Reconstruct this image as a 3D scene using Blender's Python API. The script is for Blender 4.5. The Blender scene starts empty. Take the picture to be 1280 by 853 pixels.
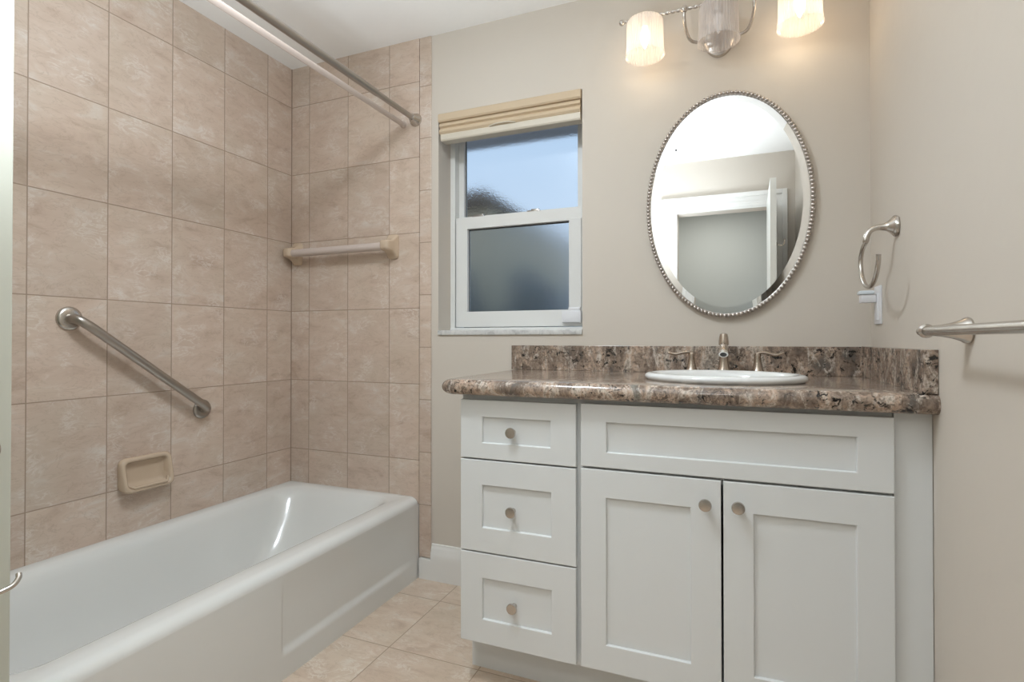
import bpy, bmesh, math, random
from mathutils import Vector, Matrix
random.seed(7)
PI = math.pi
S = bpy.context.scene
COL = S.collection

# ------------------------------------------------------------------ camera
cam = bpy.data.cameras.new('camera'); cam_o = bpy.data.objects.new('camera', cam); COL.objects.link(cam_o)
YAW, PITCH, ROLL = -0.38710, 0.00802, -0.00037
F = Vector((math.sin(YAW)*math.cos(PITCH), math.cos(YAW)*math.cos(PITCH), math.sin(PITCH)))
R0 = Vector((math.cos(YAW), -math.sin(YAW), 0)); U0 = R0.cross(F)
R = R0*math.cos(ROLL)+U0*math.sin(ROLL); U = -R0*math.sin(ROLL)+U0*math.cos(ROLL)
M = Matrix((R, U, -F)).transposed().to_4x4(); M.translation = (2.0565, -2.0975, 1.0706)
cam_o.matrix_world = M
cam.sensor_fit = 'HORIZONTAL'; cam.sensor_width = 36; cam.lens = 671.56/1280*36
cam.shift_x = 0; cam.shift_y = -7.13/1280
cam.clip_start = 0.02; cam.clip_end = 100
S.camera = cam_o
S.view_settings.view_transform = 'Standard'; S.view_settings.look = 'None'
S.view_settings.gamma = 1; S.view_settings.use_curve_mapping = False
S.view_settings.exposure = 0.0

# ------------------------------------------------------------------ world: bright blue evening sky
W = bpy.data.worlds.new('sky'); S.world = W; W.use_nodes = True
wn = W.node_tree; wn.nodes.clear()
wo = wn.nodes.new('ShaderNodeOutputWorld'); wb = wn.nodes.new('ShaderNodeBackground')
wt = wn.nodes.new('ShaderNodeTexCoord'); ws = wn.nodes.new('ShaderNodeSeparateXYZ'); wr = wn.nodes.new('ShaderNodeValToRGB')
wn.links.new(wt.outputs['Generated'], ws.inputs[0]); wn.links.new(ws.outputs['Z'], wr.inputs[0])
wr.color_ramp.elements[0].position = 0.0; wr.color_ramp.elements[0].color = (0.62, 0.72, 0.86, 1)
wr.color_ramp.elements[1].position = 0.7; wr.color_ramp.elements[1].color = (0.36, 0.58, 0.86, 1)
wn.links.new(wr.outputs[0], wb.inputs[0]); wb.inputs[1].default_value = 1.1
wn.links.new(wb.outputs[0], wo.inputs[0])

# ------------------------------------------------------------------ lamps
def lamp(name, kind, loc, energy, color=(1, 1, 1), **kw):
    l = bpy.data.lights.new(name, kind); l.energy = energy; l.color = color
    for k, v in kw.items():
        if k not in ('aim',): setattr(l, k, v)
    o = bpy.data.objects.new(name, l); COL.objects.link(o); o.location = loc
    if 'aim' in kw: o.rotation_euler = (Vector(kw['aim'])-Vector(loc)).to_track_quat('-Z', 'Y').to_euler()
    return o
# the photographer's flash, bounced off the ceiling behind the camera
lamp('bounce_flash', 'SPOT', (1.50, -1.66, 1.20), 165, (0.82, 0.915, 1.0), spot_size=math.radians(136), spot_blend=1.0, shadow_soft_size=0.25, aim=(1.28, -1.62, 2.44))
# added overhead fill, source out of view, to even out the room
lamp('overhead_fill_light', 'AREA', (1.25, -1.22, 2.375), 15.5, (0.84, 0.925, 1.0), shape='DISK', size=0.30, aim=(1.25, -1.22, 0))
# added unseen light that brightens the hall beyond the doorway
lamp('hall_fill_light', 'AREA', (1.9, -3.0, 2.40), 14, (1.0, 0.98, 0.95), shape='DISK', size=0.45, aim=(1.9, -3.0, 0))
BULB_W = 0.33

# ------------------------------------------------------------------ materials
def mat(name, color=(.8, .8, .8), rough=.5, metal=0, spec=.5, **kw):
    m = bpy.data.materials.new(name); m.use_nodes = True
    b = m.node_tree.nodes['Principled BSDF']
    b.inputs['Base Color'].default_value = (*color, 1); b.inputs['Roughness'].default_value = rough
    b.inputs['Metallic'].default_value = metal; b.inputs['Specular IOR Level'].default_value = spec
    for k, v in kw.items(): b.inputs[k].default_value = v
    return m
class N:
    def __init__(s, m): s.t = m.node_tree; s.b = s.t.nodes.get('Principled BSDF')
    def n(s, typ, **kw):
        x = s.t.nodes.new(typ)
        for k, v in kw.items(): setattr(x, k, v)
        return x
    def l(s, a, b): s.t.links.new(a, b)
    def val(s, sock, v):
        if hasattr(v, 'is_output') or isinstance(v, bpy.types.NodeSocket): s.l(v, sock)
        else: sock.default_value = v
    def math(s, op, a, b=None, c=None, clamp=False):
        x = s.n('ShaderNodeMath', operation=op, use_clamp=clamp)
        s.val(x.inputs[0], a)
        if b is not None: s.val(x.inputs[1], b)
        if c is not None: s.val(x.inputs[2], c)
        return x.outputs[0]
    def noise(s, vec, scale, detail=2, rough=.5, dist=0):
        x = s.n('ShaderNodeTexNoise'); s.l(vec, x.inputs['Vector'])
        x.inputs['Scale'].default_value = scale; x.inputs['Detail'].default_value = detail
        x.inputs['Roughness'].default_value = rough; x.inputs['Distortion'].default_value = dist
        return x.outputs['Fac']
    def ramp(s, fac, stops):
        x = s.n('ShaderNodeValToRGB'); s.l(fac, x.inputs[0]); e = x.color_ramp.elements
        while len(e) < len(stops): e.new(.5)
        for i, (p, c) in enumerate(stops):
            e[i].position = p; e[i].color = (*c, 1) if len(c) == 3 else c
        return x.outputs[0]
    def mix(s, f, a, b, mode='MIX'):
        x = s.n('ShaderNodeMix', data_type='RGBA', blend_type=mode)
        s.val(x.inputs[0], f)
        for i, v in ((6, a), (7, b)):
            if isinstance(v, tuple): x.inputs[i].default_value = (*v, 1)
            else: s.l(v, x.inputs[i])
        return x.outputs[2]
    def pos(s): return s.n('ShaderNodeNewGeometry').outputs['Position']
    def scaled(s, vec, sc, loc=None):
        x = s.n('ShaderNodeMapping'); s.l(vec, x.inputs[0]); x.inputs['Scale'].default_value = sc
        if loc is not None: s.val(x.inputs['Location'], loc)
        return x.outputs[0]
    def bump(s, h, strength=.3, dist=.002):
        x = s.n('ShaderNodeBump'); s.l(h, x.inputs['Height']); x.inputs['Strength'].default_value = strength
        x.inputs['Distance'].default_value = dist; s.l(x.outputs[0], s.b.inputs['Normal'])

def plaster(name, color, bump=.25, scale=60, rough=.6):
    m = mat(name, color, rough, spec=.3); k = N(m); p = k.pos()
    a = k.noise(p, scale, 3, .5); b = k.noise(p, scale*.25, 2, .5)
    h = k.math('ADD', k.math('MULTIPLY', a, .4), b); k.bump(h, bump, .004)
    c = k.mix(k.math('MULTIPLY', b, .10), color, tuple(x*.86 for x in color)); k.l(c, k.b.inputs['Base Color'])
    return m
WALL_C = (0.650, 0.592, 0.520)
m_wall = plaster('wall_paint', WALL_C, .12, 40)
m_wall_r = plaster('textured_wall_paint', WALL_C, .35, 26)
m_ceil = plaster('ceiling_paint', (.93, .915, .885), .15, 50)
m_hall = plaster('hall_paint', (.46, .48, .45), .1, 50)
m_trim = mat('trim_paint', (.82, .81, .78), .35)

def tile(name, au, off_u, wu, av, off_v, wv, grout=.0017, tint=(1, 1, 1), floor=False):
    m = mat(name, (.5, .4, .3), .3, spec=.45); k = N(m); p = k.pos()
    sep = k.n('ShaderNodeSeparateXYZ'); k.l(p, sep.inputs[0])
    def axis(ax, off, w):
        if ax is None: return None, None
        u = k.math('DIVIDE', k.math('SUBTRACT', sep.outputs[ax], off), w)
        fl = k.math('FLOOR', u); fr = k.math('FRACT', u)
        d = k.math('MULTIPLY', k.math('MINIMUM', fr, k.math('SUBTRACT', 1.0, fr)), w)
        return fl, d
    iu, du = axis(au, off_u, wu); iv, dv = axis(av, off_v, wv)
    d = k.math('MINIMUM', du, dv) if du is not None else dv
    g = k.n('ShaderNodeMapRange', interpolation_type='SMOOTHSTEP'); k.l(d, g.inputs[0])
    g.inputs[1].default_value = grout*.5; g.inputs[2].default_value = grout*1.5
    mask = g.outputs[0]          # 1 on the tile, 0 in the joint
    cid = k.n('ShaderNodeCombineXYZ')
    if iu is not None: k.l(iu, cid.inputs[0])
    k.l(iv, cid.inputs[1]); cid.inputs[2].default_value = 3.7
    wnz = k.n('ShaderNodeTexWhiteNoise'); k.l(cid.outputs[0], wnz.inputs['Vector'])
    sh = k.n('ShaderNodeVectorMath', operation='MULTIPLY_ADD'); k.l(wnz.outputs['Color'], sh.inputs[0])
    sh.inputs[1].default_value = (9, 9, 9); k.l(p, sh.inputs[2]); v = sh.outputs[0]
    # drifting clouds and thin pale veins slanting across each tile
    mp = k.n('ShaderNodeMapping'); k.l(v, mp.inputs[0])
    mp.inputs['Rotation'].default_value = (.45, .3, .5) if not floor else (0, 0, .6)
    mp.inputs['Scale'].default_value = (1, 1, 2.4) if not floor else (1, 2.2, 1)
    w2 = mp.outputs[0]
    cl = k.noise(w2, 7, 5, .6, .6)
    t = lambda c: tuple(a*b for a, b in zip(c, tint))
    base = k.ramp(cl, [(.28, t((.49, .365, .285))), (.42, t((.595, .465, .375))), (.58, t((.635, .51, .42))), (.74, t((.68, .605, .54)))])
    hue = k.noise(v, 3.2, 3, .5)
    base = k.mix(k.math('MULTIPLY', k.math('SUBTRACT', hue, .45, clamp=True), 1.6, clamp=True), base, t((.56, .475, .375)))
    vn = k.noise(w2, 11, 7, .66, 1.9)
    ridge = k.math('ABSOLUTE', k.math('SUBTRACT', vn, .5))
    line = k.math('SUBTRACT', 1.0, k.math('MULTIPLY', ridge, 20, clamp=True), clamp=True)
    patch = k.noise(v, 9, 3, .5)
    pm = k.math('MULTIPLY', k.math('SUBTRACT', patch, .50, clamp=True), 8, clamp=True)
    veins = k.math('MULTIPLY', k.math('MULTIPLY', line, pm), .62)
    base = k.mix(veins, base, t((.76, .70, .645)))
    vn2 = k.noise(w2, 8, 5, .6, 2.2)
    line2 = k.math('SUBTRACT', 1.0, k.math('MULTIPLY', k.math('ABSOLUTE', k.math('SUBTRACT', vn2, .47)), 45, clamp=True), clamp=True)
    base = k.mix(k.math('MULTIPLY', k.math('MULTIPLY', line2, k.math('SUBTRACT', 1.0, pm)), .34), base, t((.37, .27, .19)))
    br = k.math('MULTIPLY_ADD', wnz.outputs['Value'], .10, .95)
    bc = k.n('ShaderNodeCombineXYZ')
    for i in range(3): k.l(br, bc.inputs[i])
    base = k.mix(1.0, base, bc.outputs[0], 'MULTIPLY')
    col = k.mix(mask, t((.37, .275, .205)), base)
    k.l(col, k.b.inputs['Base Color'])
    k.l(k.math('MULTIPLY_ADD', mask, -.42, .75), k.b.inputs['Roughness'])
    h = k.math('ADD', mask, k.math('MULTIPLY', cl, .12)); k.bump(h, .5, .0015)
    return m
TW, TH, Z0, L1, B1, B4, XE = .23732, .34343, 2.2436, .15858, .11426, .75073, .8122
XR = 2.487
m_tile_l = tile('tile_left_wall', 1, -L1, TW, 2, Z0, TH)
m_tile_b = tile('tile_back_wall', 0, B1, TW, 2, Z0, TH)
m_tile_t = tile('tile_border', None, 0, 1, 2, .3283, .2361)
m_tile_f = tile('tile_floor', 0, .951, .3434, 1, -.1665, .3535, grout=.0016, tint=(1.08, 1.08, 1.04), floor=True)

def granite():
    m = mat('granite', (.3, .25, .2), .13, spec=.6); k = N(m); p = k.pos()
    w = k.n('ShaderNodeMapping'); k.l(p, w.inputs[0]); w.inputs['Scale'].default_value = (1.3, 1.0, .62); w.inputs['Rotation'].default_value = (0, .30, 0)
    v = w.outputs[0]
    big = k.noise(v, 8.5, 5, .62, 1.1)
    c = k.ramp(big, [(.34, (.13, .115, .10)), (.43, (.26, .19, .145)), (.49, (.33, .255, .20)), (.54, (.47, .335, .25)), (.59, (.60, .51, .42)), (.64, (.32, .27, .225)), (.72, (.24, .24, .21))])
    mid = k.noise(v, 30, 5, .7, .7)
    c = k.mix(k.math('MULTIPLY', k.math('SUBTRACT', mid, .52, clamp=True), 7, clamp=True), c, (.66, .58, .50))
    mid2 = k.noise(v, 24, 5, .7, 1.0)
    c = k.mix(k.math('MULTIPLY', k.math('SUBTRACT', mid2, .55, clamp=True), 9, clamp=True), c, (.15, .11, .085))
    fine = k.noise(p, 120, 4, .75)
    c = k.mix(k.math('MULTIPLY', k.math('SUBTRACT', .53, fine, clamp=True), 4.5, clamp=True), c, (.11, .08, .06))
    sp = k.noise(p, 44, 5, .72, 1.0); cluster = k.noise(p, 9, 2, .5)
    dk = k.math('MULTIPLY', k.math('SUBTRACT', sp, .56, clamp=True), 26, clamp=True)
    dk = k.math('MULTIPLY', dk, k.math('MULTIPLY', k.math('SUBTRACT', cluster, .46, clamp=True), 14, clamp=True))
    c = k.mix(dk, c, (.010, .009, .008))
    sp2 = k.noise(p, 15, 6, .75, 1.2)
    c = k.mix(k.math('MULTIPLY', k.math('SUBTRACT', sp2, .615, clamp=True), 30, clamp=True), c, (.012, .011, .012))
    k.l(c, k.b.inputs['Base Color'])
    return m
m_granite = granite()
def marble():
    m = mat('sill_marble', (.7, .7, .7), .25); k = N(m); p = k.pos()
    n = k.noise(p, 26, 6, .65, 1.2)
    c = k.ramp(n, [(.3, (.42, .42, .42)), (.45, (.62, .62, .61)), (.6, (.70, .70, .68))]); k.l(c, k.b.inputs['Base Color']); return m
m_marble = marble()
def brushed(name, color, rough, scale=(3, 400, 400)):
    m = mat(name, color, rough, 1.0); k = N(m)
    return m
m_nickel = brushed('brushed_nickel', (.56, .525, .485), .27)
m_steel = brushed('dark_brushed_steel', (.42, .385, .35), .30)
m_bronze = brushed('satin_faucet_nickel', (.52, .45, .385), .24)
m_chrome = mat('polished_chrome', (.75, .74, .72), .12, 1)
m_bead = mat('antique_silver', (.52, .48, .45), .28, 1)
m_dark = mat('dark_gap', (.03, .03, .03), .6)
m_rubber = mat('dark_plastic', (.05, .05, .05), .5)
m_cab = mat('cabinet_paint', (.715, .73, .725), .38, spec=.4)
m_tub = mat('tub_enamel', (.77, .77, .745), .15, spec=.55, **{'Coat Weight': .3, 'Coat Roughness': .06})
m_porc = mat('sink_porcelain', (.80, .81, .80), .07, spec=.6)
m_vinyl = mat('window_vinyl', (.78, .78, .76), .35)
def ceramic():
    m = mat('almond_ceramic', (.60, .46, .31), .18, spec=.55); k = N(m); n = k.noise(k.pos(), 14, 3)
    k.l(k.mix(n, (.61, .48, .36), (.56, .43, .31)), k.b.inputs['Base Color']); return m
m_cer = ceramic()
m_shade = mat('shade_fabric', (.62, .49, .34), .7); 
def fabric(m):
    k = N(m); v = k.scaled(k.pos(), (40, 40, 900)); k.bump(k.noise(v, 1, 2), .15, .001)
fabric(m_shade)
m_rail = mat('shade_rail', (.66, .60, .50), .45)
m_cream = mat('cream_plastic', (.56, .465, .405), .45)
m_acryl = mat('milky_acrylic', (.60, .51, .46), .35, spec=.4)
m_white = mat('white_plastic', (.80, .80, .82), .35)
m_mirror = mat('mirror_silver', (.93, .94, .94), .0, 1)
m_door = mat('door_paint', (.78, .78, .74), .4)
def glassmix(name, rough_g, bumps):
    m = bpy.data.materials.new(name); m.use_nodes = True; t = m.node_tree; t.nodes.clear()
    o = t.nodes.new('ShaderNodeOutputMaterial')
    b = t.nodes.new('ShaderNodeBsdfPrincipled'); b.inputs['Base Color'].default_value = (.93, .96, .97, 1)
    b.inputs['Transmission Weight'].default_value = 1; b.inputs['Roughness'].default_value = rough_g; b.inputs['IOR'].default_value = 1.3
    g = t.nodes.new('ShaderNodeNewGeometry'); n = t.nodes.new('ShaderNodeTexNoise'); n.inputs['Scale'].default_value = bumps; n.inputs['Detail'].default_value = 4
    t.links.new(g.outputs['Position'], n.inputs['Vector'])
    bp = t.nodes.new('ShaderNodeBump'); bp.inputs['Strength'].default_value = .25; bp.inputs['Distance'].default_value = .002
    t.links.new(n.outputs['Fac'], bp.inputs['Height']); t.links.new(bp.outputs[0], b.inputs['Normal'])
    t.links.new(b.outputs[0], o.inputs[0]); return m
m_frost = glassmix('frosted_glass', .10, 120)
m_frost2 = glassmix('heavy_frosted_glass', .26, 90)
def lampglass():
    m = bpy.data.materials.new('fluted_lamp_glass'); m.use_nodes = True; t = m.node_tree; t.nodes.clear()
    o = t.nodes.new('ShaderNodeOutputMaterial')
    tr = t.nodes.new('ShaderNodeBsdfTransparent'); tr.inputs[0].default_value = (.98, .96, .95, 1)
    tl = t.nodes.new('ShaderNodeBsdfTranslucent'); tl.inputs[0].default_value = (.95, .90, .88, 1)
    df = t.nodes.new('ShaderNodeBsdfDiffuse'); df.inputs[0].default_value = (.86, .83, .82, 1)
    gl = t.nodes.new('ShaderNodeBsdfGlossy'); gl.inputs['Roughness'].default_value = .12
    lw = t.nodes.new('ShaderNodeLayerWeight'); lw.inputs[0].default_value = .35
    a = t.nodes.new('ShaderNodeMixShader'); a.inputs[0].default_value = .45
    b = t.nodes.new('ShaderNodeMixShader'); b.inputs[0].default_value = .50
    c = t.nodes.new('ShaderNodeMixShader')
    t.links.new(tl.outputs[0], a.inputs[1]); t.links.new(df.outputs[0], a.inputs[2])
    t.links.new(tr.outputs[0], b.inputs[1]); t.links.new(a.outputs[0], b.inputs[2])
    mm = t.nodes.new('ShaderNodeMath'); mm.operation = 'MULTIPLY'; mm.inputs[1].default_value = .35
    t.links.new(lw.outputs['Facing'], mm.inputs[0]); t.links.new(mm.outputs[0], c.inputs[0])
    t.links.new(b.outputs[0], c.inputs[1]); t.links.new(gl.outputs[0], c.inputs[2]); t.links.new(c.outputs[0], o.inputs[0])
    return m
m_lampglass = lampglass()
def emis(name, color, strength):
    m = mat(name, (.9, .9, .9), .3); b = m.node_tree.nodes['Principled BSDF']
    b.inputs['Emission Color'].default_value = (*color, 1); b.inputs['Emission Strength'].default_value = strength; return m
m_bulb_on = emis('lit_bulb', (1, .82, .58), 14)
m_bulb_off = mat('unlit_bulb', (.75, .74, .74), .15, spec=.6)
m_house = mat('neighbour_stucco', (.50, .42, .30), .9)
m_roof = mat('neighbour_roof', (.16, .12, .09), .9)
m_soffit = mat('soffit_paint', (.72, .72, .76), .8)
m_leaf = mat('hedge_leaf', (.13, .14, .14), .8)
m_grass = mat('ground_grass', (.15, .16, .15), .95)

# ------------------------------------------------------------------ mesh helpers
def box(bm, x0, x1, y0, y1, z0, z1, bev=0, seg=2):
    r = bmesh.ops.create_cube(bm, size=1); vs = r['verts']
    for v in vs:
        v.co = Vector(((x0+x1)/2+v.co.x*(x1-x0), (y0+y1)/2+v.co.y*(y1-y0), (z0+z1)/2+v.co.z*(z1-z0)))
    if bev:
        es = list({e for v in vs for e in v.link_edges})
        bmesh.ops.bevel(bm, geom=es, offset=bev, segments=seg, profile=.5, affect='EDGES')
def loft(bm, loops, closed=True, cap0=False, cap1=False):
    L = [[bm.verts.new(p) for p in lp] for lp in loops]; n = len(L[0])
    for a, b in zip(L[:-1], L[1:]):
        for i in range(n if closed else n-1):
            j = (i+1) % n
            try: bm.faces.new((a[i], a[j], b[j], b[i]))
            except ValueError: pass
    if cap0: bm.faces.new(list(reversed(L[0])))
    if cap1: bm.faces.new(L[-1])
    return L
def tube(bm, path, radii, n=16, rf=None, caps=True, flat=None):
    P = [Vector(p) for p in path]
    if not hasattr(radii, '__len__'): radii = [radii]*len(P)
    T = []
    for i in range(len(P)):
        a = P[max(i-1, 0)]; b = P[min(i+1, len(P)-1)]; T.append((b-a).normalized())
    up = Vector((0, 0, 1)) if abs(T[0].z) < .9 else Vector((0, 1, 0))
    nrm = (up-T[0]*up.dot(T[0])).normalized(); loops = []; s = 0
    for i in range(len(P)):
        if i:
            nrm = (nrm-T[i]*nrm.dot(T[i])).normalized(); s += (P[i]-P[i-1]).length
        bn = T[i].cross(nrm); lp = []
        for k in range(n):
            a = 2*PI*k/n; r = radii[i]*(rf(a, s) if rf else 1)
            fa = flat if flat else 1
            lp.append(P[i]+nrm*math.cos(a)*r*fa+bn*math.sin(a)*r)
        loops.append(lp)
    loft(bm, loops, cap0=caps, cap1=caps)
def spline(pts, k=8):
    P = [Vector(p) for p in pts]; out = []
    for i in range(len(P)-1):
        p0 = P[i-1] if i else P[0]*2-P[1]; p1, p2 = P[i], P[i+1]; p3 = P[i+2] if i+2 < len(P) else P[-1]*2-P[-2]
        for j in range(k):
            t = j/k
            out.append(.5*((2*p1)+(p2-p0)*t+(2*p0-5*p1+4*p2-p3)*t*t+(3*p1-p0-3*p2+p3)*t**3))
    out.append(P[-1]); return out
def lathe(bm, prof, origin, axis='Z', n=32, ex=1.0, cap0=True, cap1=True):
    """prof = [(radius, height)] turned about an axis through origin; ex squashes one cross axis"""
    o = Vector(origin); loops = []
    for r, h in prof:
        lp = []
        for k in range(n):
            a = 2*PI*k/n; c, s = r*math.cos(a), r*math.sin(a)*ex
            lp.append(o+{'Z': Vector((c, s, h)), 'X': Vector((h, c, s)), '-X': Vector((-h, -c, s)), 'Y': Vector((s, h, c)), '-Y': Vector((c, -h, s))}[axis])
        loops.append(lp)
    loft(bm, loops, cap0=cap0, cap1=cap1)
def extrude_x(bm, prof, x0, x1):
    """closed (y, z) outline pushed from x0 to x1"""
    loft(bm, [[Vector((x0, y, z)) for y, z in prof], [Vector((x1, y, z)) for y, z in prof]], cap0=True, cap1=True)
def ball(bm, c, r, seg=12):
    bmesh.ops.create_uvsphere(bm, u_segments=seg, v_segments=max(6, seg//2+2), radius=r, matrix=Matrix.Translation(c))
def rrect(x0, x1, y0, y1, r, nc=8, ns=10):
    pts = []; cs = [((x1-r), (y1-r), 0), ((x0+r), (y1-r), 90), ((x0+r), (y0+r), 180), ((x1-r), (y0+r), 270)]
    for i, (cx, cy, a0) in enumerate(cs):
        for k in range(nc+1):
            a = math.radians(a0+90*k/nc); pts.append((cx+r*math.cos(a), cy+r*math.sin(a)))
        nx = cs[(i+1) % 4]; a = math.radians(nx[2]); q = (nx[0]+r*math.cos(a), nx[1]+r*math.sin(a)); p = pts[-1]
        for k in range(1, ns): pts.append((p[0]+(q[0]-p[0])*k/ns, p[1]+(q[1]-p[1])*k/ns))
    return pts
def wloc(o):
    v = Vector((0, 0, 0))
    while o: v = v+Vector(o.location); o = o.parent
    return v
def obj(name, bm, material, parent=None, smooth=True, origin=None, angle=35, recalc=True):
    if recalc: bmesh.ops.recalc_face_normals(bm, faces=bm.faces)
    if parent is not None: base = wloc(parent); loc = Vector((0, 0, 0))
    else:
        if origin is None:
            xs = [v.co for v in bm.verts]
            base = Vector(((min(v.x for v in xs)+max(v.x for v in xs))/2, (min(v.y for v in xs)+max(v.y for v in xs))/2, min(v.z for v in xs)))
        else: base = Vector(origin)
        loc = base
    for v in bm.verts: v.co -= base
    me = bpy.data.meshes.new(name); bm.to_mesh(me); bm.free()
    o = bpy.data.objects.new(name, me); COL.objects.link(o); o.location = loc
    if parent is not None: o.parent = parent
    me.materials.append(material)
    if smooth:
        for p in me.polygons: p.use_smooth = True
        try: me.set_sharp_from_angle(angle=math.radians(angle))
        except Exception: pass
    return o
def tag(o, label=None, cat=None, group=None, kind=None):
    for k, v in (('label', label), ('category', cat), ('group', group), ('kind', kind)):
        if v: o[k] = v
    return o
def thing(name, loc, label, cat, group=None):
    o = bpy.data.objects.new(name, None); COL.objects.link(o); o.location = loc; o.empty_display_size = .05
    return tag(o, label, cat, group)
def new(): return bmesh.new()
def struct(name, bm, m, parent=None, smooth=False):
    o = obj(name, bm, m, parent, smooth)
    if parent is None: o['kind'] = 'structure'
    return o
def boxes(lst, bev=0):
    bm = new()
    for b in lst: box(bm, *b, bev=bev)
    return bm

# ================================================================== ROOM SHELL
H = 2.44; YF = -2.28          # ceiling height, door-wall face
struct('floor', boxes([(0, XR, YF-.12, 0, -.05, 0)]), m_tile_f)
struct('ceiling', boxes([(-.1, XR+.1, YF-.12, .25, H, H+.06)]), m_ceil)
struct('wall_left', boxes([(-.1, 0, YF-.12, .25, 0, H)]), m_tile_l)
WX0, WX1, WZ0, WZ1 = .8465, 1.506, 1.091, 2.078
struct('wall_back', boxes([(0, WX0, 0, .25, 0, H), (WX1, XR+.1, 0, .25, 0, H), (WX0, WX1, 0, .25, 0, WZ0), (WX0, WX1, 0, .25, WZ1, H)]), m_wall)
struct('wall_back_tile', boxes([(0.0, B4-.0012, -.006, 0, .33, H)]), m_tile_b)
bm = new(); box(bm, B4+.0008, XE, -.0065, 0, .0935, H, bev=.003)
struct('wall_back_tile_border', bm, m_tile_t)
struct('wall_right', boxes([(XR, XR+.1, YF-.12, 0, 0, H)]), m_wall_r)
DX0, DX1, DZ = 1.672, 2.318, 2.045
struct('wall_front', boxes([(0, DX0, YF-.12, YF, 0, H), (DX1, XR, YF-.12, YF, 0, H), (DX0, DX1, YF-.12, YF, DZ, H)]), m_wall)
struct('trim_2', boxes([(0, .003, -.009, -.0005, .36, H)]), mat('corner_grout', (.34, .25, .19), .8))
# partition at the head of the tub
bm = new(); box(bm, 0, .825, -1.645, -1.525, 0, H, bev=.004)
struct('wall_partition', bm, plaster('partition_paint', (.56, .56, .48), .1, 40))
# the hall beyond the doorway
HY = -3.75
struct('floor_hall', boxes([(.6, 3.4, HY, YF-.12, -.05, 0)]), m_tile_f)
struct('ceiling_hall', boxes([(.6, 3.4, HY, YF-.12, H, H+.06)]), m_ceil)
struct('wall_hall', boxes([(.6, 3.4, HY-.1, HY, 0, H), (.5, .6, HY, YF-.12, 0, H), (3.4, 3.5, HY, YF-.12, 0, H)]), m_hall)
# door casing (stepped profile) and jambs, trim around the opening
bm = new(); cw = .118
for (o0, o1, d) in ((0, .118, .012), (.012, .106, .018), (.085, .118, .026), (.03, .05, .022)):
    box(bm, DX0-o1, DX0-o0, YF, YF+d, 0, DZ+o1, bev=.002)
    box(bm, DX1+o0, min(DX1+o1, XR-.001), YF, YF+d, 0, DZ+o1, bev=.002)
    box(bm, DX0-o0, DX1+o0, YF, YF+d, DZ+o0, DZ+o1, bev=.002)
struct('trim_1', bm, m_trim)
# baseboard between tub and vanity, notched under the tile border
bm = new()
extrude_x(bm, [(0, 0), (-.016, 0), (-.016, .090), (0, .090)], .756, 1.268)
extrude_x(bm, [(0, .090), (-.016, .090), (-.016, .120), (-.0125, .128), (-.0125, .138), (-.009, .146), (-.006, .152), (-.006, .158), (0, .160)], XE+.004, 1.268)
struct('baseboard_back', bm, m_trim, smooth=True)
bm = new(); box(bm, XR-.014, XR, YF, -.60, 0, .13, bev=.004)
struct('baseboard_right', bm, m_trim)

# open door slab, hinged at the right jamb, standing beside the camera
door = thing('door_1', (2.30, YF+.03, 0), None, None); door['kind'] = 'structure'
bm = new(); a = (2.281, -1.572); b_ = (2.300, YF+.02); t_ = .035
pts = [Vector((a[0], a[1], .012)), Vector((a[0]+t_, a[1], .012)), Vector((b_[0]+t_, b_[1], .012)), Vector((b_[0], b_[1], .012))]
loft(bm, [pts, [p+Vector((0, 0, 2.05)) for p in pts]], cap0=True, cap1=True)
slab = obj('door_slab', bm, m_door, door, smooth=False)
bm = new(); tube(bm, spline([(2.316, -1.63, 1.665), (2.335, -1.63, 1.655), (2.352, -1.63, 1.652), (2.362, -1.63, 1.668), (2.364, -1.63, 1.69)], 6), .0045, 10)
lathe(bm, [(.016, 0), (.016, .004), (.006, .007)], (2.3155, -1.63, 1.665), 'X', 18)
obj('robe_hook', bm, m_nickel, door)
# ceiling vent
v = thing('ceiling_vent', (1.60, -2.02, H), 'white slatted ceiling vent seen only in the mirror reflection', 'vent')
bm = new()
for q in ((1.50, 1.70, -2.09, -2.078), (1.50, 1.70, -1.962, -1.95), (1.50, 1.512, -2.09, -1.95), (1.688, 1.70, -2.09, -1.95)): box(bm, *q, H-.008, H)
obj('frame', bm, m_trim, v, smooth=False)
bm = new()
for k in range(6): box(bm, 1.512, 1.688, -2.074+k*.019, -2.067+k*.019, H-.010, H-.002)
obj('slats', bm, m_soffit, v, smooth=False)

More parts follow.
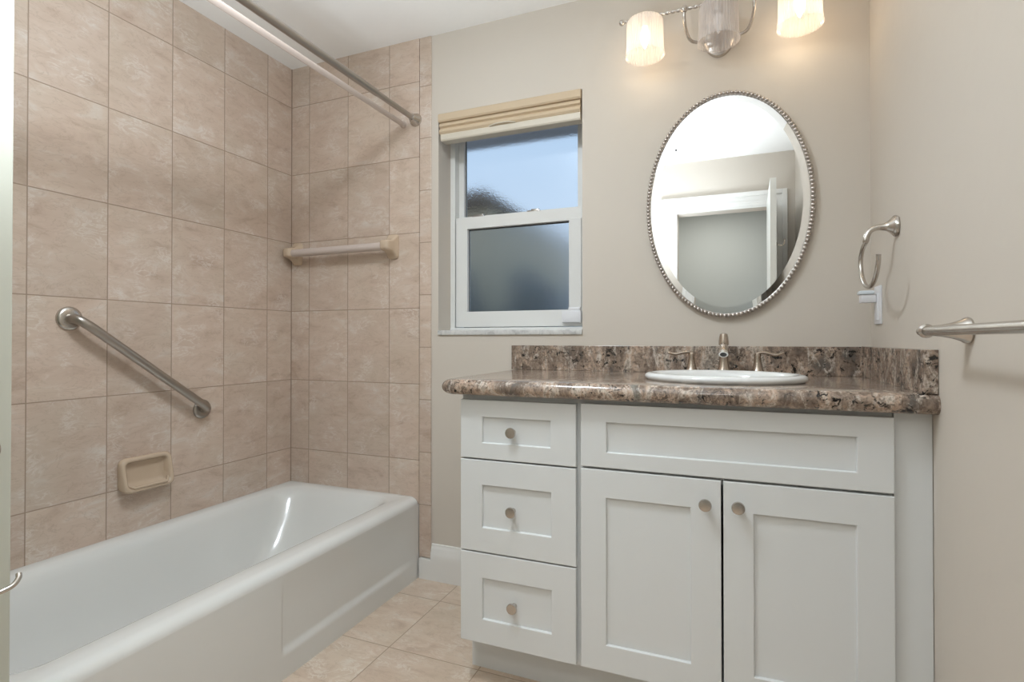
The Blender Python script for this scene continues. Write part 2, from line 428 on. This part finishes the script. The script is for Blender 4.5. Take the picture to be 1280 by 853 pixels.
# ================================================================== WINDOW
win = thing('window_1', ((WX0+WX1)/2, .12, WZ0), None, None); win['kind'] = 'structure'
bm = new(); fy0, fy1 = .11, .20; F1 = .024
for q in ((WX0, WX0+F1, WZ0+.02, WZ1), (WX1-F1, WX1, WZ0+.02, WZ1)): box(bm, q[0], q[1], fy0, fy1, q[2], q[3], bev=.002)
box(bm, WX0, WX1, fy0, fy1, WZ1-.03, WZ1, bev=.002); box(bm, WX0, WX1, fy0-.004, fy1, WZ0+.02, WZ0+.034, bev=.002)
obj('window_frame', bm, m_vinyl, win, smooth=False)
def sash(name, x0, x1, z0, z1, gx0, gx1, gz0, gz1, ya, yb, gm):
    bm = new()
    box(bm, x0, gx0, ya, yb, z0, z1, bev=.0015); box(bm, gx1, x1, ya, yb, z0, z1, bev=.0015)
    box(bm, gx0-.003, gx1+.003, ya, yb, gz1, z1, bev=.0015); box(bm, gx0-.003, gx1+.003, ya, yb, z0, gz0, bev=.0015)
    s = obj(name, bm, m_vinyl, win, smooth=False)
    bm = new(); box(bm, gx0-.004, gx1+.004, (ya+yb)/2+.004, (ya+yb)/2+.008, gz0-.004, gz1+.004); obj('pane', bm, gm, s, smooth=False)
    bm = new(); e = .0035; yg = (ya+yb)/2+.0015
    for q in ((gx0, gx0+e, gz0, gz1), (gx1-e, gx1, gz0, gz1), (gx0, gx1, gz1-e*1.6, gz1), (gx0, gx1, gz0, gz0+e*.5)): box(bm, q[0], q[1], yg, yg+.003, q[2], q[3])
    obj('glazing_bead', bm, m_rubber, s, smooth=False)
    return s
us = sash('upper_sash', WX0+F1, WX1-F1, 1.60, WZ1-.03, .897, 1.4465, 1.645, 2.02, .150, .185, m_frost)
ls = sash('lower_sash', .8762, 1.4775, 1.128, 1.633, .9343, 1.418, 1.1985, 1.579, .110, .145, m_frost2)
for x in (.985, 1.255):
    bm = new(); box(bm, x-.03, x+.03, .116, .140, 1.633, 1.640, bev=.002); box(bm, x-.012, x+.024, .120, .134, 1.639, 1.646, bev=.002)
    tag(obj('sash_lock', bm, m_steel, win))
# raised strip and small white lock box at the lower right of the sash
bm = new(); box(bm, 1.426, 1.474, .103, .111, 1.205, 1.585, bev=.002); obj('stile_cover', bm, m_vinyl, ls, smooth=False)
bm = new(); box(bm, 1.392, 1.476, .088, .111, 1.143, 1.193, bev=.004); box(bm, 1.420, 1.472, .092, .111, 1.192, 1.207, bev=.003)
obj('latch_box', bm, m_white, ls)
bm = new(); box(bm, WX0, WX1, -.008, .11, WZ0, WZ0+.021, bev=.0025); obj('window_sill', bm, m_marble, win)

# folded shade at the head of the window
bl = thing('window_shade', ((WX0+WX1)/2, 0, 1.954), 'tan fabric window shade drawn up tight at the head of the window', 'window shade')
X0, X1 = WX0+.004, WX1-.004
bm = new(); extrude_x(bm, [(.05, 2.076), (-.010, 2.076), (-.013, 2.072), (-.013, 2.046), (-.008, 2.040), (.05, 2.040)], X0, X1); obj('headrail', bm, m_shade, bl, angle=25)
bm = new(); extrude_x(bm, [(.05, 2.040), (.004, 2.040), (-.002, 2.036), (-.009, 2.026), (-.010, 2.020), (.000, 2.0145), (-.001, 2.010), (-.009, 2.004), (-.010, 1.996), (-.002, 1.986), (.05, 1.985)], X0+.004, X1-.003); obj('folded_fabric', bm, m_shade, bl, angle=25)
bm = new(); extrude_x(bm, [(.04, 1.985), (-.006, 1.985), (-.010, 1.981), (-.010, 1.960), (-.006, 1.954), (.04, 1.954)], X0+.012, X1-.002)
rl = obj('bottom_rail', bm, m_rail, bl, angle=25)
bm = new(); tube(bm, spline([(1.10, -.011, 1.984), (1.13, -.014, 1.990), (1.16, -.015, 1.991), (1.19, -.014, 1.990), (1.22, -.011, 1.984)], 5), .004, 8, flat=.7); obj('pull_lip', bm, m_rail, rl)

# ---------------------------------------------------------------- outside
struct('ground', boxes([(-12, 12, .3, 30, -.3, -.25)]), m_grass)
bm = new(); box(bm, -3, 5, .25, .80, 2.26, 2.34); box(bm, -3, 5, .80, .83, 2.22, 2.42)
tag(obj('roof_eave', bm, m_soffit, smooth=False), kind='structure')
nh = thing('neighbour_house', (-3, 6, -.25), 'blurred brown house behind the upper frosted pane at left', 'house')
bm = new(); box(bm, -7.0, -.735, 4.0, 8.5, -.25, 2.72); obj('wall', bm, m_house, nh, smooth=False)
bm = new(); box(bm, -7.2, -.70, 3.8, 8.7, 2.72, 2.90, bev=.02); obj('roof', bm, m_roof, nh, smooth=False)
def bush(name, c, r, label, cat, seed):
    rnd = random.Random(seed); bm = new()
    for i in range(130):
        th = rnd.uniform(0, 2*PI); ph = rnd.uniform(-1, 1); rr = rnd.uniform(.72, 1)
        p = Vector((c[0]+r[0]*rr*math.cos(th)*math.sqrt(1-ph*ph), c[1]+r[1]*rr*math.sin(th)*math.sqrt(1-ph*ph), c[2]+r[2]*rr*ph))
        bmesh.ops.create_icosphere(bm, subdivisions=1, radius=rnd.uniform(.10, .2), matrix=Matrix.Translation(p))
    bmesh.ops.create_icosphere(bm, subdivisions=3, radius=1, matrix=Matrix.Translation(c) @ Matrix.Diagonal((r[0]*.92, r[1]*.92, r[2]*.92, 1)))
    o = thing(name, (c[0], c[1], -.25), label, cat); obj('foliage', bm, m_leaf, o)
    bm = new(); tube(bm, [(c[0], c[1], -.25), (c[0], c[1], c[2])], [.09, .05], 8); obj('trunk', bm, m_roof, o)
bush('tree', (-.78, 3.35, .75), (.20, .22, 1.12), 'dark narrow shrub blurred at the left of the lower frosted pane, before the brown house', 'shrub', 1)
bush('tree', (.02, 3.5, .72), (.34, .3, 1.02), 'dark shrub blurred behind the middle of the lower frosted pane', 'shrub', 2)
fe = thing('yard_fence', (1.0, 6.6, -.25), 'pale grey yard fence blurred behind the right of the lower frosted pane', 'fence')
bm = new()
for i in range(44): box(bm, -.6+i*.12, -.49+i*.12, 6.6, 6.62, -.25, 1.95, bev=.004)
obj('boards', bm, mat('fence_paint', (.42, .45, .50), .8), fe, smooth=False)
bm = new(); box(bm, -.6, 4.6, 6.62, 6.66, .2, .3); box(bm, -.6, 4.6, 6.62, 6.66, 1.5, 1.6); obj('rail', bm, m_soffit, fe, smooth=False)

# ================================================================== BATHTUB
tub = thing('bathtub', (.375, -.76, 0), 'white enamel bathtub with panelled apron in the tiled alcove', 'bathtub')
TX, TY0, TY1, TZ = .750, -1.524, -.007, .360
bm = new(); loops = []
def lp(x0, x1, y0, y1, r, z, zf=None): loops.append([Vector((x, y, z)) for x, y in rrect(x0, x1, y0, y1, r, 8, 14)])
# rim: the front edge rolls over, the wall edges stay square
for k in range(0, 8):
    a = PI/2*k/7; lp(.0015, TX-.034+.034*math.cos(a), TY0, TY1, .010+.006*math.sin(a), TZ-.030+.030*math.sin(a))
lp(.012, TX-.050, TY0+.02, TY1-.012, .03, TZ+.0005)
lp(.042, TX-.086, TY0+.05, TY1-.040, .09, TZ-.001)
lp(.054, TX-.100, TY0+.06, TY1-.052, .10, TZ-.006)
lp(.066, TX-.112, TY0+.075, TY1-.068, .105, TZ-.020)
lp(.076, TX-.120, TY0+.09, TY1-.085, .11, TZ-.045)
lp(.092, TX-.134, TY0+.13, TY1-.125, .12, TZ-.120)
lp(.108, TX-.148, TY0+.19, TY1-.185, .13, TZ-.200)
lp(.126, TX-.164, TY0+.24, TY1-.235, .13, TZ-.260)
lp(.150, TX-.188, TY0+.28, TY1-.275, .12, TZ-.290)
lp(.190, TX-.230, TY0+.33, TY1-.33, .09, TZ-.302)
loft(bm, loops, cap1=True)
shell = obj('tub_shell', bm, m_tub, tub, angle=80)
bm = new(); lathe(bm, [(.034, 0), (.034, .003), (.026, .004), (.004, .002)], (.33, -1.28, .0592), 'Z', 24); obj('drain', bm, m_chrome, tub)
# apron as a height field with one long sunken panel
bm = new(); ny, nz = 260, 90; G = []
def sst(x): x = max(0, min(1, x)); return x*x*(3-2*x)
for j in range(nz+1):
    z = (TZ-.030)*j/nz; row = []
    for i in range(ny+1):
        y = TY0+(TY1-TY0)*i/ny
        d = .8*sst((y+.803)/.007)*sst((-.02-y)/.16)*sst((z-.070)/.032)*sst((TZ-.028-z)/.13)**.6
        d2 = sst((z-.30)/.03)
        row.append(bm.verts.new((TX-.010*d-.0*d2, y, z)))
    G.append(row)
for j in range(nz):
    for i in range(ny): bm.faces.new((G[j][i], G[j][i+1], G[j+1][i+1], G[j+1][i]))
box(bm, TX-.03, TX-.012, TY0, TY1-.0, 0, .31)
obj('apron', bm, m_tub, tub, angle=60)

# ================================================================== SHOWER RODS
rod = thing('shower_rod', (.733, -.76, 2.069), 'brushed metal shower rod running from the round wall flange over the tub', 'shower rod')
bm = new(); tube(bm, [(.733, -.03, 2.0694), (.733, -.86, 2.0694)], .0118, 20); tube(bm, [(.733, -.30, 2.0694), (.733, -1.50, 2.0694)], .0140, 20)
obj('rail', bm, m_steel, rod)
for y, ax in ((-.0065, '-Y'), (-1.525, 'Y')):
    bm = new(); lathe(bm, [(.030, 0), (.030, .004), (.027, .010), (.020, .026), (.0165, .036), (.0150, .040)], (.733, y, 2.0694), ax, 28); obj('flange', bm, m_nickel, rod)
rod2 = thing('curtain_liner_rod', (.667, -.76, 2.06), 'pale cream plastic rod parallel to the metal shower rod, on its tub side', 'curtain rod')
bm = new(); tube(bm, [(.667, -.02, 2.058), (.667, -1.52, 2.058)], .0112, 18); obj('rail', bm, m_cream, rod2)
bm = new(); lathe(bm, [(.015, 0), (.015, .010), (.0112, .016)], (.667, -.0065, 2.058), '-Y', 20); obj('end_cap', bm, m_cream, rod2)
bm = new(); lathe(bm, [(.015, 0), (.015, .010), (.0112, .016)], (.667, -1.525, 2.058), 'Y', 20); obj('end_cap', bm, m_cream, rod2)

# ================================================================== GRAB BAR on the left wall
ga = Vector((0, -.990, 1.142)); gb = Vector((0, -.500, .780)); dirv = (gb-ga).normalized(); so = .052
gr = thing('grab_bar', (ga+gb)/2, 'slanted dark brushed steel grab bar on the tiled wall above the tub', 'grab bar')
def arc_end(p, d):
    c = p+d*.045; return [p+Vector((0.0, 0, 0)), p+Vector((so*.35, 0, 0)), p+Vector((so*.78, 0, 0))+d*.010, p+Vector((so, 0, 0))+d*.042]
A = arc_end(ga, dirv); B = arc_end(gb, -dirv)
path = spline(A, 7)+spline(list(reversed(B)), 7)
bm = new(); tube(bm, path, .0158, 22); obj('rail', bm, m_steel, gr)
for p in (ga, gb):
    bm = new(); lathe(bm, [(.040, 0), (.040, .003), (.037, .008), (.030, .0115), (.0168, .012)], p, 'X', 32); obj('flange', bm, m_nickel if p is ga else m_steel, gr)

# ================================================================== SOAP DISH
sd = thing('soap_dish', (0, -.74, .575), 'almond ceramic soap dish on the left tile wall below the grab bar', 'soap dish')
bm = new(); y0, y1, z0, z1 = -.838, -.648, .512, .638; loops = []
def yz(x_top, x_bot, ins, r):
    out = []
    for a, b in rrect(y0+ins, y1-ins, z0+ins, z1-ins, r, 6, 5):
        f = (b-z0)/(z1-z0); out.append(Vector((x_bot+(x_top-x_bot)*f, a, b)))
    return out
loops = [yz(0, 0, .004, .022), yz(.014, .020, 0, .024), yz(.022, .046, .001, .024), yz(.026, .052, .006, .022), yz(.026, .052, .012, .018), yz(.020, .044, .018, .014), yz(.008, .014, .022, .012), yz(.006, .008, .034, .008)]
loft(bm, loops, cap1=True); body = obj('dish', bm, m_cer, sd, angle=60)
bm = new(); tube(bm, [(.030, y0+.018, z0+.030), (.048, y0+.035, z0+.018), (.050, y1-.035, z0+.018), (.030, y1-.018, z0+.030)], .0055, 10); obj('front_lip', bm, m_cer, sd)

# ================================================================== CERAMIC TOWEL BAR on the back tile
cb = thing('ceramic_towel_bar', (.33, -.006, 1.50), 'milky towel bar between two almond ceramic posts on the back tile wall', 'towel bar')
for xc, sg in ((.043, 1), (.612, -1)):
    bm = new(); loops = []
    prof = [(0, .030, .056), (.007, .030, .056), (.012, .0275, .050), (.026, .0245, .036), (.042, .0235, .027), (.062, .0230, .0245), (.078, .0195, .021), (.083, .012, .013)]
    for d, hx, hz in prof:
        dz = -.002*d/.07
        loops.append([Vector((xc+a, -.006-d, 1.500+b+dz)) for a, b in rrect(-hx, hx, -hz, hz, min(hx, hz)*.45, 5, 2)])
    loft(bm, loops, cap0=True, cap1=True); obj('bracket', bm, m_cer, cb, angle=50)
bm = new(); tube(bm, [(.045, -.060, 1.495), (.605, -.060, 1.495)], .0185, 24); obj('bar', bm, m_acryl, cb)

# ================================================================== VANITY
van = thing('vanity_cabinet', (1.86, -.3, 0), 'white shaker vanity cabinet under the granite counter', 'cabinet')
YFR, YD = -.580, -.600; VL, VR = 1.270, 2.4085
bm = new()
box(bm, VL, VL+.018, YFR+.0205, -.002, .130, .900); box(bm, VR-.001, VR+.017, YFR+.02, -.002, .0, .900)
box(bm, VL+.0185, VR, YFR+.021, -.002, .1305, .148)
for x0, x1 in ((VL, VL+.03), (1.63, 1.672), (VR-.03, VR)): box(bm, x0, x1, YFR, YFR+.02, .13, .90)
for z0, z1 in ((.872, .8995), (.69, .715), (.131, .16)): box(bm, VL+.001, VR-.001, YFR+.0008, YFR+.0195, z0, z1)
box(bm, VL+.001, 1.65, YFR+.0008, YFR+.0195, .405, .43)
obj('carcass', bm, m_cab, van, smooth=False)
bm = new(); box(bm, VL-.006, VR+.06, -.500, -.484, 0, .130); box(bm, VL-.006, VL+.01, -.484, -.002, 0, .130); obj('toe_kick', bm, m_cab, van, smooth=False)
bm = new(); box(bm, VR+.002, XR-.001, YFR-.004, YFR+.016, 0, .900, bev=.0015); obj('filler_panel', bm, m_cab, van, smooth=False)
def front(name, x0, x1, z0, z1, px0, px1, pz0, pz1, knob=None, parent=van, label=None):
    """shaker front: flat frame round a sunken panel with a small bevel"""
    bm = new(); d = .0085; e = .0025
    def L(a, b, c, f, y): return [Vector((a, y, c)), Vector((b, y, c)), Vector((b, y, f)), Vector((a, y, f))]
    r = .0018
    loft(bm, [L(x0, x1, z0, z1, YFR+.0005), L(x0, x1, z0, z1, YD+r), L(x0+r*.3, x1-r*.3, z0+r*.3, z1-r*.3, YD+r*.3), L(x0+r, x1-r, z0+r, z1-r, YD),
              L(px0, px1, pz0, pz1, YD), L(px0+e*.5, px1-e*.5, pz0+e*.5, pz1-e*.5, YD+.001), L(px0+e, px1-e, pz0+e, pz1-e, YD+d)], cap0=True, cap1=True)
    o = obj(name, bm, m_cab, parent, smooth=False)
    if knob:
        bm = new(); kx, kz, ky = knob[0], knob[1], (YD if knob[2] else YD+d)
        lathe(bm, [(.0085, 0), (.0075, .003), (.0058, .006), (.0058, .014), (.0135, .018), (.0162, .021), (.0162, .0245), (.0150, .0265), (.008, .0275)], (kx, ky, kz), '-Y', 28)
        obj('knob', bm, m_nickel, o)
    return o
front('drawer', 1.2725, 1.6435, .7045, .8845, 1.345, 1.568, .752, .834, (1.446, .791, 0))
front('drawer', 1.2725, 1.6435, .4185, .6995, 1.345, 1.570, .492, .625, (1.446, .554, 0))
front('drawer', 1.2725, 1.6435, .1390, .4140, 1.346, 1.571, .211, .340, (1.450, .269, 0))
front('false_drawer_front', 1.658, VR, .7100, .8880, 1.730, 2.335, .752, .839)
front('door', 1.658, 2.0310, .1400, .7035, 1.729, 1.957, .213, .627, (1.993, .642, 1))
front('door', 2.0365, VR, .1400, .7035, 2.107, 2.334, .213, .628, (2.072, .644, 1))

# ---------------------------------------------------------------- granite counter with an oval cut-out
ct = thing('countertop', (1.85, -.3, .900), 'mottled brown granite countertop with bullnose edge and low splash', 'countertop')
CX0, CX1, CY0, CY1, CZ0, CZ1 = 1.2120, XR+.04, -.6370, -.0005, .9005, .9475
SX, SY, SA, SB = 2.032, -.345, .228, .188
bm = new(); loops = []; hr = (CZ1-CZ0)/2; nst = 12
def ell(z, a, b, base): 
    return [Vector((SX+a*math.cos(t), SY+b*math.sin(t), z)) for t in [math.atan2((y-SY)/SB, (x-SX)/SA) for x, y in base]]
rr = lambda ins: rrect(CX0+ins, CX1, CY0+ins, CY1, .022 if ins < .004 else .016, 6, 34)
base = rr(hr)
loops.append(ell(CZ0, SA-.022, SB-.022, base))
for k in range(nst+1):
    a = -PI/2+PI*k/nst; ins = hr*(1-math.cos(a)); z = CZ0+hr+hr*math.sin(a)
    loops.append([Vector((min(x, XR-.0005), y, z)) for x, y in rrect(CX0+ins, CX1, CY0+ins, CY1, .034, 6, 34)])
loops.append(ell(CZ1, SA-.022, SB-.022, base)); loops.append(list(loops[0]))
loft(bm, loops); obj('slab', bm, m_granite, ct, angle=40)
bm = new(); box(bm, 1.207, XR-.028, -.020, -.0005, CZ1, 1.0465, bev=.0015); obj('backsplash', bm, m_granite, ct, smooth=False)
bm = new(); box(bm, XR-.0275, XR-.0005, -.6240, -.0205, CZ1, 1.0475, bev=.0015); box(bm, XR-.0275, XR-.0005, -.0205, -.0005, CZ1, 1.0475)
obj('side_splash', bm, m_granite, ct, smooth=False)

# ---------------------------------------------------------------- sink
sk = thing('sink', (SX, SY, CZ1), 'white oval drop-in sink set in the granite countertop', 'sink')
bm = new(); loops = []; n = 72
for da, z in ((-.010, CZ1-.001), (-.002, CZ1+.003), (.002, CZ1+.010), (.0, CZ1+.016), (-.008, CZ1+.0205), (-.020, CZ1+.0215), (-.034, CZ1+.018), (-.042, CZ1+.010), (-.048, CZ1-.008), (-.056, CZ1-.045), (-.078, CZ1-.09), (-.11, CZ1-.120), (-.15, CZ1-.134), (-.172, CZ1-.137)):
    loops.append([Vector((SX+(SA+da)*math.cos(2*PI*k/n), SY+(SB+da)*math.sin(2*PI*k/n), z)) for k in range(n)])
loft(bm, loops, cap1=True); obj('basin', bm, m_porc, sk, angle=80)
bm = new(); lathe(bm, [(.022, 0), (.022, .003), (.015, .004), (.003, .002)], (SX, SY, CZ1-.1368), 'Z', 20); obj('drain', bm, m_nickel, sk)

# ---------------------------------------------------------------- faucet (three piece)
FY = -.085; FZ = CZ1
fa = thing('faucet', (2.033, FY, FZ), 'brushed nickel widespread faucet with two lever handles behind the oval sink', 'faucet')
bm = new(); lathe(bm, [(.029, 0), (.029, .004), (.0262, .008), (.0192, .026), (.0155, .050), (.0145, .072), (.0155, .088), (.0160, .096), (.012, .104)], (2.033, FY, FZ), 'Z', 28)
tube(bm, spline([(2.033, FY, FZ+.086), (2.033, FY-.022, FZ+.098), (2.033, FY-.055, FZ+.099), (2.033, FY-.085, FZ+.092), (2.033, FY-.100, FZ+.080)], 6), [.0125]*8+[.0128]*8+[.0138]*9, 20)
sp = obj('spout', bm, m_bronze, fa, angle=50)
q0 = Vector((2.033, FY-.099, FZ+.081)); qd = Vector((0, -.62, -.78)).normalized()
bm = new(); tube(bm, [q0, q0+qd*.010], .0152, 22); obj('aerator_ring', bm, m_chrome, sp)
bm = new(); tube(bm, [q0+qd*.0095, q0+qd*.0108], .0105, 20); obj('aerator', bm, m_rubber, sp)
bm = new(); lathe(bm, [(.0095, .098), (.0115, .102), (.0172, .106), (.0168, .116), (.0145, .134), (.0125, .142), (.006, .1455)], (2.033, FY, FZ), 'Z', 26); obj('finial', bm, m_bronze, sp)
def handle(x, s):
    bm = new(); lathe(bm, [(.026, 0), (.026, .004), (.0235, .008), (.0160, .024), (.0118, .045), (.0105, .062), (.0112, .070), (.009, .078)], (x, FY, FZ), 'Z', 26)
    h = obj('handle', bm, m_bronze, fa, angle=50)
    bm = new(); tube(bm, spline([(x-s*.004, FY, FZ+.066), (x+s*.006, FY, FZ+.078), (x+s*.028, FY-.002, FZ+.0775), (x+s*.056, FY-.004, FZ+.0715), (x+s*.082, FY-.006, FZ+.079)], 7),
        [.0105-.0001*i for i in range(14)]+[.0088]*8+[.0085, .0080, .0072, .0062, .0052, .0040, .0022], 14, flat=.62); obj('lever', bm, m_bronze, h)
handle(1.926, -1); handle(2.140, 1)

# ================================================================== OVAL MIRROR
MX, MZ, MA, MB_ = 2.043, 1.5585, .2825, .4095
mr = thing('oval_mirror', (MX, 0, MZ-MB_), 'oval wall mirror with beaded silver frame above the sink', 'mirror')
def el(a, b, y, n=120): return [Vector((MX+a*math.cos(2*PI*k/n), y, MZ+b*math.sin(2*PI*k/n))) for k in range(n)]
bm = new(); loft(bm, [el(MA-.012, MB_-.012, -.0005), el(MA-.004, MB_-.004, -.004), el(MA-.003, MB_-.003, -.014), el(MA-.008, MB_-.008, -.019), el(MA-.014, MB_-.014, -.0185), el(MA-.0155, MB_-.0155, -.014), el(MA-.02, MB_-.02, -.010), el(MA-.02, MB_-.02, -.002)])
obj('frame', bm, m_bead, mr, angle=50)
bm = new()
# beads at equal arc length round the ellipse
samples = [(MA-.0065)*math.cos(2*PI*k/4000) for k in range(4001)]; pts = [Vector((MX+(MA-.0072)*math.cos(2*PI*k/4000), -.0185, MZ+(MB_-.0072)*math.sin(2*PI*k/4000))) for k in range(4001)]
tot = 0; cum = [0]
for k in range(4000): tot += (pts[k+1]-pts[k]).length; cum.append(tot)
nb = 158; j = 0
for i in range(nb):
    while cum[j] < tot*i/nb: j += 1
    ball(bm, pts[j], .0072, 12)
obj('bead_trim', bm, m_bead, mr)
bm = new(); loft(bm, [el(MA-.016, MB_-.016, -.0140), el(MA-.038, MB_-.038, -.0150)]); obj('bevelled_edge', bm, m_mirror, mr, angle=10)
bm = new(); f = [bm.verts.new(p) for p in el(MA-.038, MB_-.038, -.0150)]; bm.faces.new(f); obj('glass', bm, m_mirror, mr, smooth=False)

# ================================================================== VANITY LIGHT
vl = thing('vanity_light', (2.02, 0, 2.15), 'three lamp nickel vanity light with fluted glass shades above the mirror', 'wall light')
bm = new(); n = 48
def ov(a, b, y): return [Vector((2.020+a*math.cos(2*PI*k/n), y, 2.205+b*math.sin(2*PI*k/n))) for k in range(n)]
loft(bm, [ov(.062, .104, -.0005), ov(.062, .104, -.006), ov(.058, .100, -.012), ov(.046, .086, -.017), ov(.02, .05, -.020)], cap1=True); obj('backplate', bm, m_nickel, vl)
BY, BZ = -.120, 2.2375; xs = (1.771, 2.020, 2.269)
bm = new(); tube(bm, [(1.694+(2.346-1.694)*i/220, BY, BZ) for i in range(221)], .0052, 14, rf=lambda a, s: 1+.26*math.cos(2*a-s*330)); obj('twisted_bar', bm, m_nickel, vl, angle=70)
for x in (1.688, 2.352):
    bm = new(); ball(bm, (x, BY, BZ), .0105, 16); lathe(bm, [(.0085, 0), (.0085, .004)], (x-.002, BY, BZ), 'X', 16); obj('finial', bm, m_nickel, vl)
bm = new(); tube(bm, spline([(1.9065, BY, BZ), (1.9070, BY+.006, BZ-.030), (1.909, BY+.025, 2.185), (1.922, BY+.055, 2.156), (1.950, BY+.072, 2.148), (2.020, BY+.076, 2.148), (2.090, BY+.072, 2.148), (2.118, BY+.055, 2.156), (2.131, BY+.025, 2.185), (2.1335, BY+.006, BZ-.030), (2.1335, BY, BZ)], 7), .0058, 14)
tube(bm, [(2.020, -.045, 2.148), (2.020, -.010, 2.165)], .0075, 12)
arm = obj('arm', bm, m_nickel, vl)
for x in (1.9065, 2.1335):
    bm = new(); ball(bm, (x, BY, BZ), .0125, 18); obj('ball_joint', bm, m_nickel, vl)
ZB, ZT = 2.098, 2.228
for i, x in enumerate(xs):
    bm = new(); nr = 40; nn = nr*6; loops = []
    prof = [(.0700, ZB), (.0672, ZB+.006), (.0645, ZB+.03), (.0635, ZB+.07), (.0635, ZT-.02), (.0625, ZT-.006), (.056, ZT), (.020, ZT+.002)]
    for r, z in prof:
        loops.append([Vector((x+r*(1+(.022 if r > .05 else 0)*math.cos(nr*2*PI*k/nn))*math.cos(2*PI*k/nn), BY+r*(1+(.022 if r > .05 else 0)*math.cos(nr*2*PI*k/nn))*math.sin(2*PI*k/nn), z)) for k in range(nn)])
    loft(bm, loops); sh = obj('lamp_shade', bm, m_lampglass, vl, angle=180)
    bm = new(); lathe(bm, [(.0225, .0), (.0225, -.008), (.0185, -.012), (.0165, -.034)], (x, BY, ZT+.006), 'Z', 20); obj('socket', bm, m_nickel, vl)
    bm = new(); lathe(bm, [(.008, .0), (.011, -.008), (.0165, -.024), (.0165, -.036), (.011, -.054), (.004, -.070), (.001, -.074)], (x, BY, ZT-.028), 'Z', 20); obj('bulb', bm, m_bulb_off if i == 1 else m_bulb_on, vl)
    if i != 1:
        w = lamp('bulb_light', 'POINT', (x, BY, ZT-.085), BULB_W*(1.25 if i == 2 else .8), (1, .80, .56), shadow_soft_size=.02); w.location = (x, BY, ZT-.122); w.data.shadow_soft_size = .012

# ================================================================== RIGHT WALL FITTINGS
tr = thing('towel_ring', (XR, -.312, 1.387), 'open brushed nickel towel ring on the right wall above the white outlet', 'towel ring')
bm = new(); o = Vector((XR, -.312, 1.387))
lathe(bm, [(.028, 0), (.0305, .004), (.029, .010), (.0245, .014)], o, '-X', 8)
tube(bm, spline([o+Vector((-.012, 0, 0)), o+Vector((-.030, 0, -.001)), o+Vector((-.050, 0, -.002)), o+Vector((-.066, 0, -.010)), o+Vector((-.075, 0, -.028)), o+Vector((-.077, 0, -.045))], 6),
     [.0245, .0222, .0195, .0170, .0145, .0125, .0112, .0102, .0095, .0090, .0086, .0084, .0082]+[.0076]*7+[.0078, .0080, .0082, .0084, .0085, .0086, .0086, .0086, .0080, .0070, .0050], 16)
obj('post', bm, m_nickel, tr)
bm = new(); tube(bm, spline([(2.41, y, z) for y, z in ((-.314, 1.345), (-.280, 1.334), (-.2545, 1.312), (-.2500, 1.289), (-.264, 1.258), (-.300, 1.229), (-.345, 1.216), (-.392, 1.220), (-.430, 1.240), (-.452, 1.268), (-.457, 1.291))], 7), .0060, 14)
obj('ring', bm, m_nickel, tr)

tb = thing('towel_bar', (XR, -1.10, 1.09), 'brushed nickel towel bar on the right wall reaching past the photo edge', 'towel bar')
bm = new(); tube(bm, [(2.410, -.790, 1.0870), (2.410, -1.400, 1.0870)], .0090, 20); obj('rail', bm, m_nickel, tb)
for y, s in ((-.795, 1), (-1.395, -1)):
    bm = new(); o = Vector((XR, y, 1.088))
    lathe(bm, [(.0245, 0), (.0265, .004), (.0250, .010), (.021, .015), (.0155, .030), (.0115, .048), (.0100, .062), (.0100, .078)], o, '-X', 20)
    lathe(bm, [(.0100, -.032), (.0138, -.027), (.0138, -.022), (.0120, -.020), (.0008, .016)], (2.410, y, 1.087), 'Y' if s > 0 else '-Y', 20)
    obj('post', bm, m_nickel, tb)

ot = thing('wall_outlet', (XR, -.10, 1.18), 'white wall outlet plate on the right wall beneath the towel ring', 'outlet')
bm = new(); box(bm, XR-.006, XR, -.143, -.068, 1.1185, 1.2385, bev=.002); obj('cover_plate', bm, m_white, ot)
bm = new(); box(bm, XR-.010, XR-.005, -.123, -.090, 1.132, 1.216, bev=.001); obj('receptacle', bm, m_white, ot)
nl = thing('night_light', (XR-.01, -.105, 1.20), 'small white plug-in light in the wall outlet under the towel ring', 'night light')
bm = new(); box(bm, XR-.052, XR-.0105, -.122, -.088, 1.186, 1.212, bev=.004); obj('plug_body', bm, m_white, nl)
bm = new(); box(bm, XR-.056, XR-.016, -.126, -.084, 1.212, 1.224, bev=.003); obj('lens', bm, mat('clear_lens', (.75, .82, .88), .15), nl)

# ================================================================== PARTITION FITTINGS (left photo edge)
tp = thing('toilet_paper_holder', (.825, -1.62, .64), 'curved nickel toilet paper holder arm at the lower left photo edge', 'paper holder')
bm = new(); tube(bm, spline([(.825, -1.640, .640), (.855, -1.638, .636), (.872, -1.625, .632), (.878, -1.600, .631), (.880, -1.570, .632), (.881, -1.550, .636), (.879, -1.540, .645), (.874, -1.537, .652)], 7), .0045, 14); obj('arm', bm, m_nickel, tp)
bm = new(); lathe(bm, [(.024, 0), (.024, .005), (.018, .010)], (.825, -1.640, .640), 'X', 22); obj('flange', bm, m_nickel, tp)
fl = thing('wall_flange', (.825, -1.566, .872), 'round grey metal flange just entering the left photo edge', 'wall fitting')
bm = new(); lathe(bm, [(.026, 0), (.026, .003), (.022, .006), (.010, .007)], (.825, -1.5685, .872), 'X', 28); obj('disc', bm, m_nickel, fl)
bm = new(); tube(bm, [(.830, -1.5685, .872), (.842, -1.5685, .872)], .010, 16); obj('knob', bm, m_nickel, fl)

# ================================================================== OVERHEAD FILL FIXTURE (added, above the frame)
cl = thing('overhead_fill_fixture', (1.25, -1.22, 2.38), 'added flush round white housing for the unseen overhead fill light', 'ceiling light')
bm = new(); lathe(bm, [(.17, 0), (.175, .01), (.175, .05), (.165, .0595)], (1.25, -1.22, 2.38), 'Z', 40); obj('housing', bm, m_trim, cl)
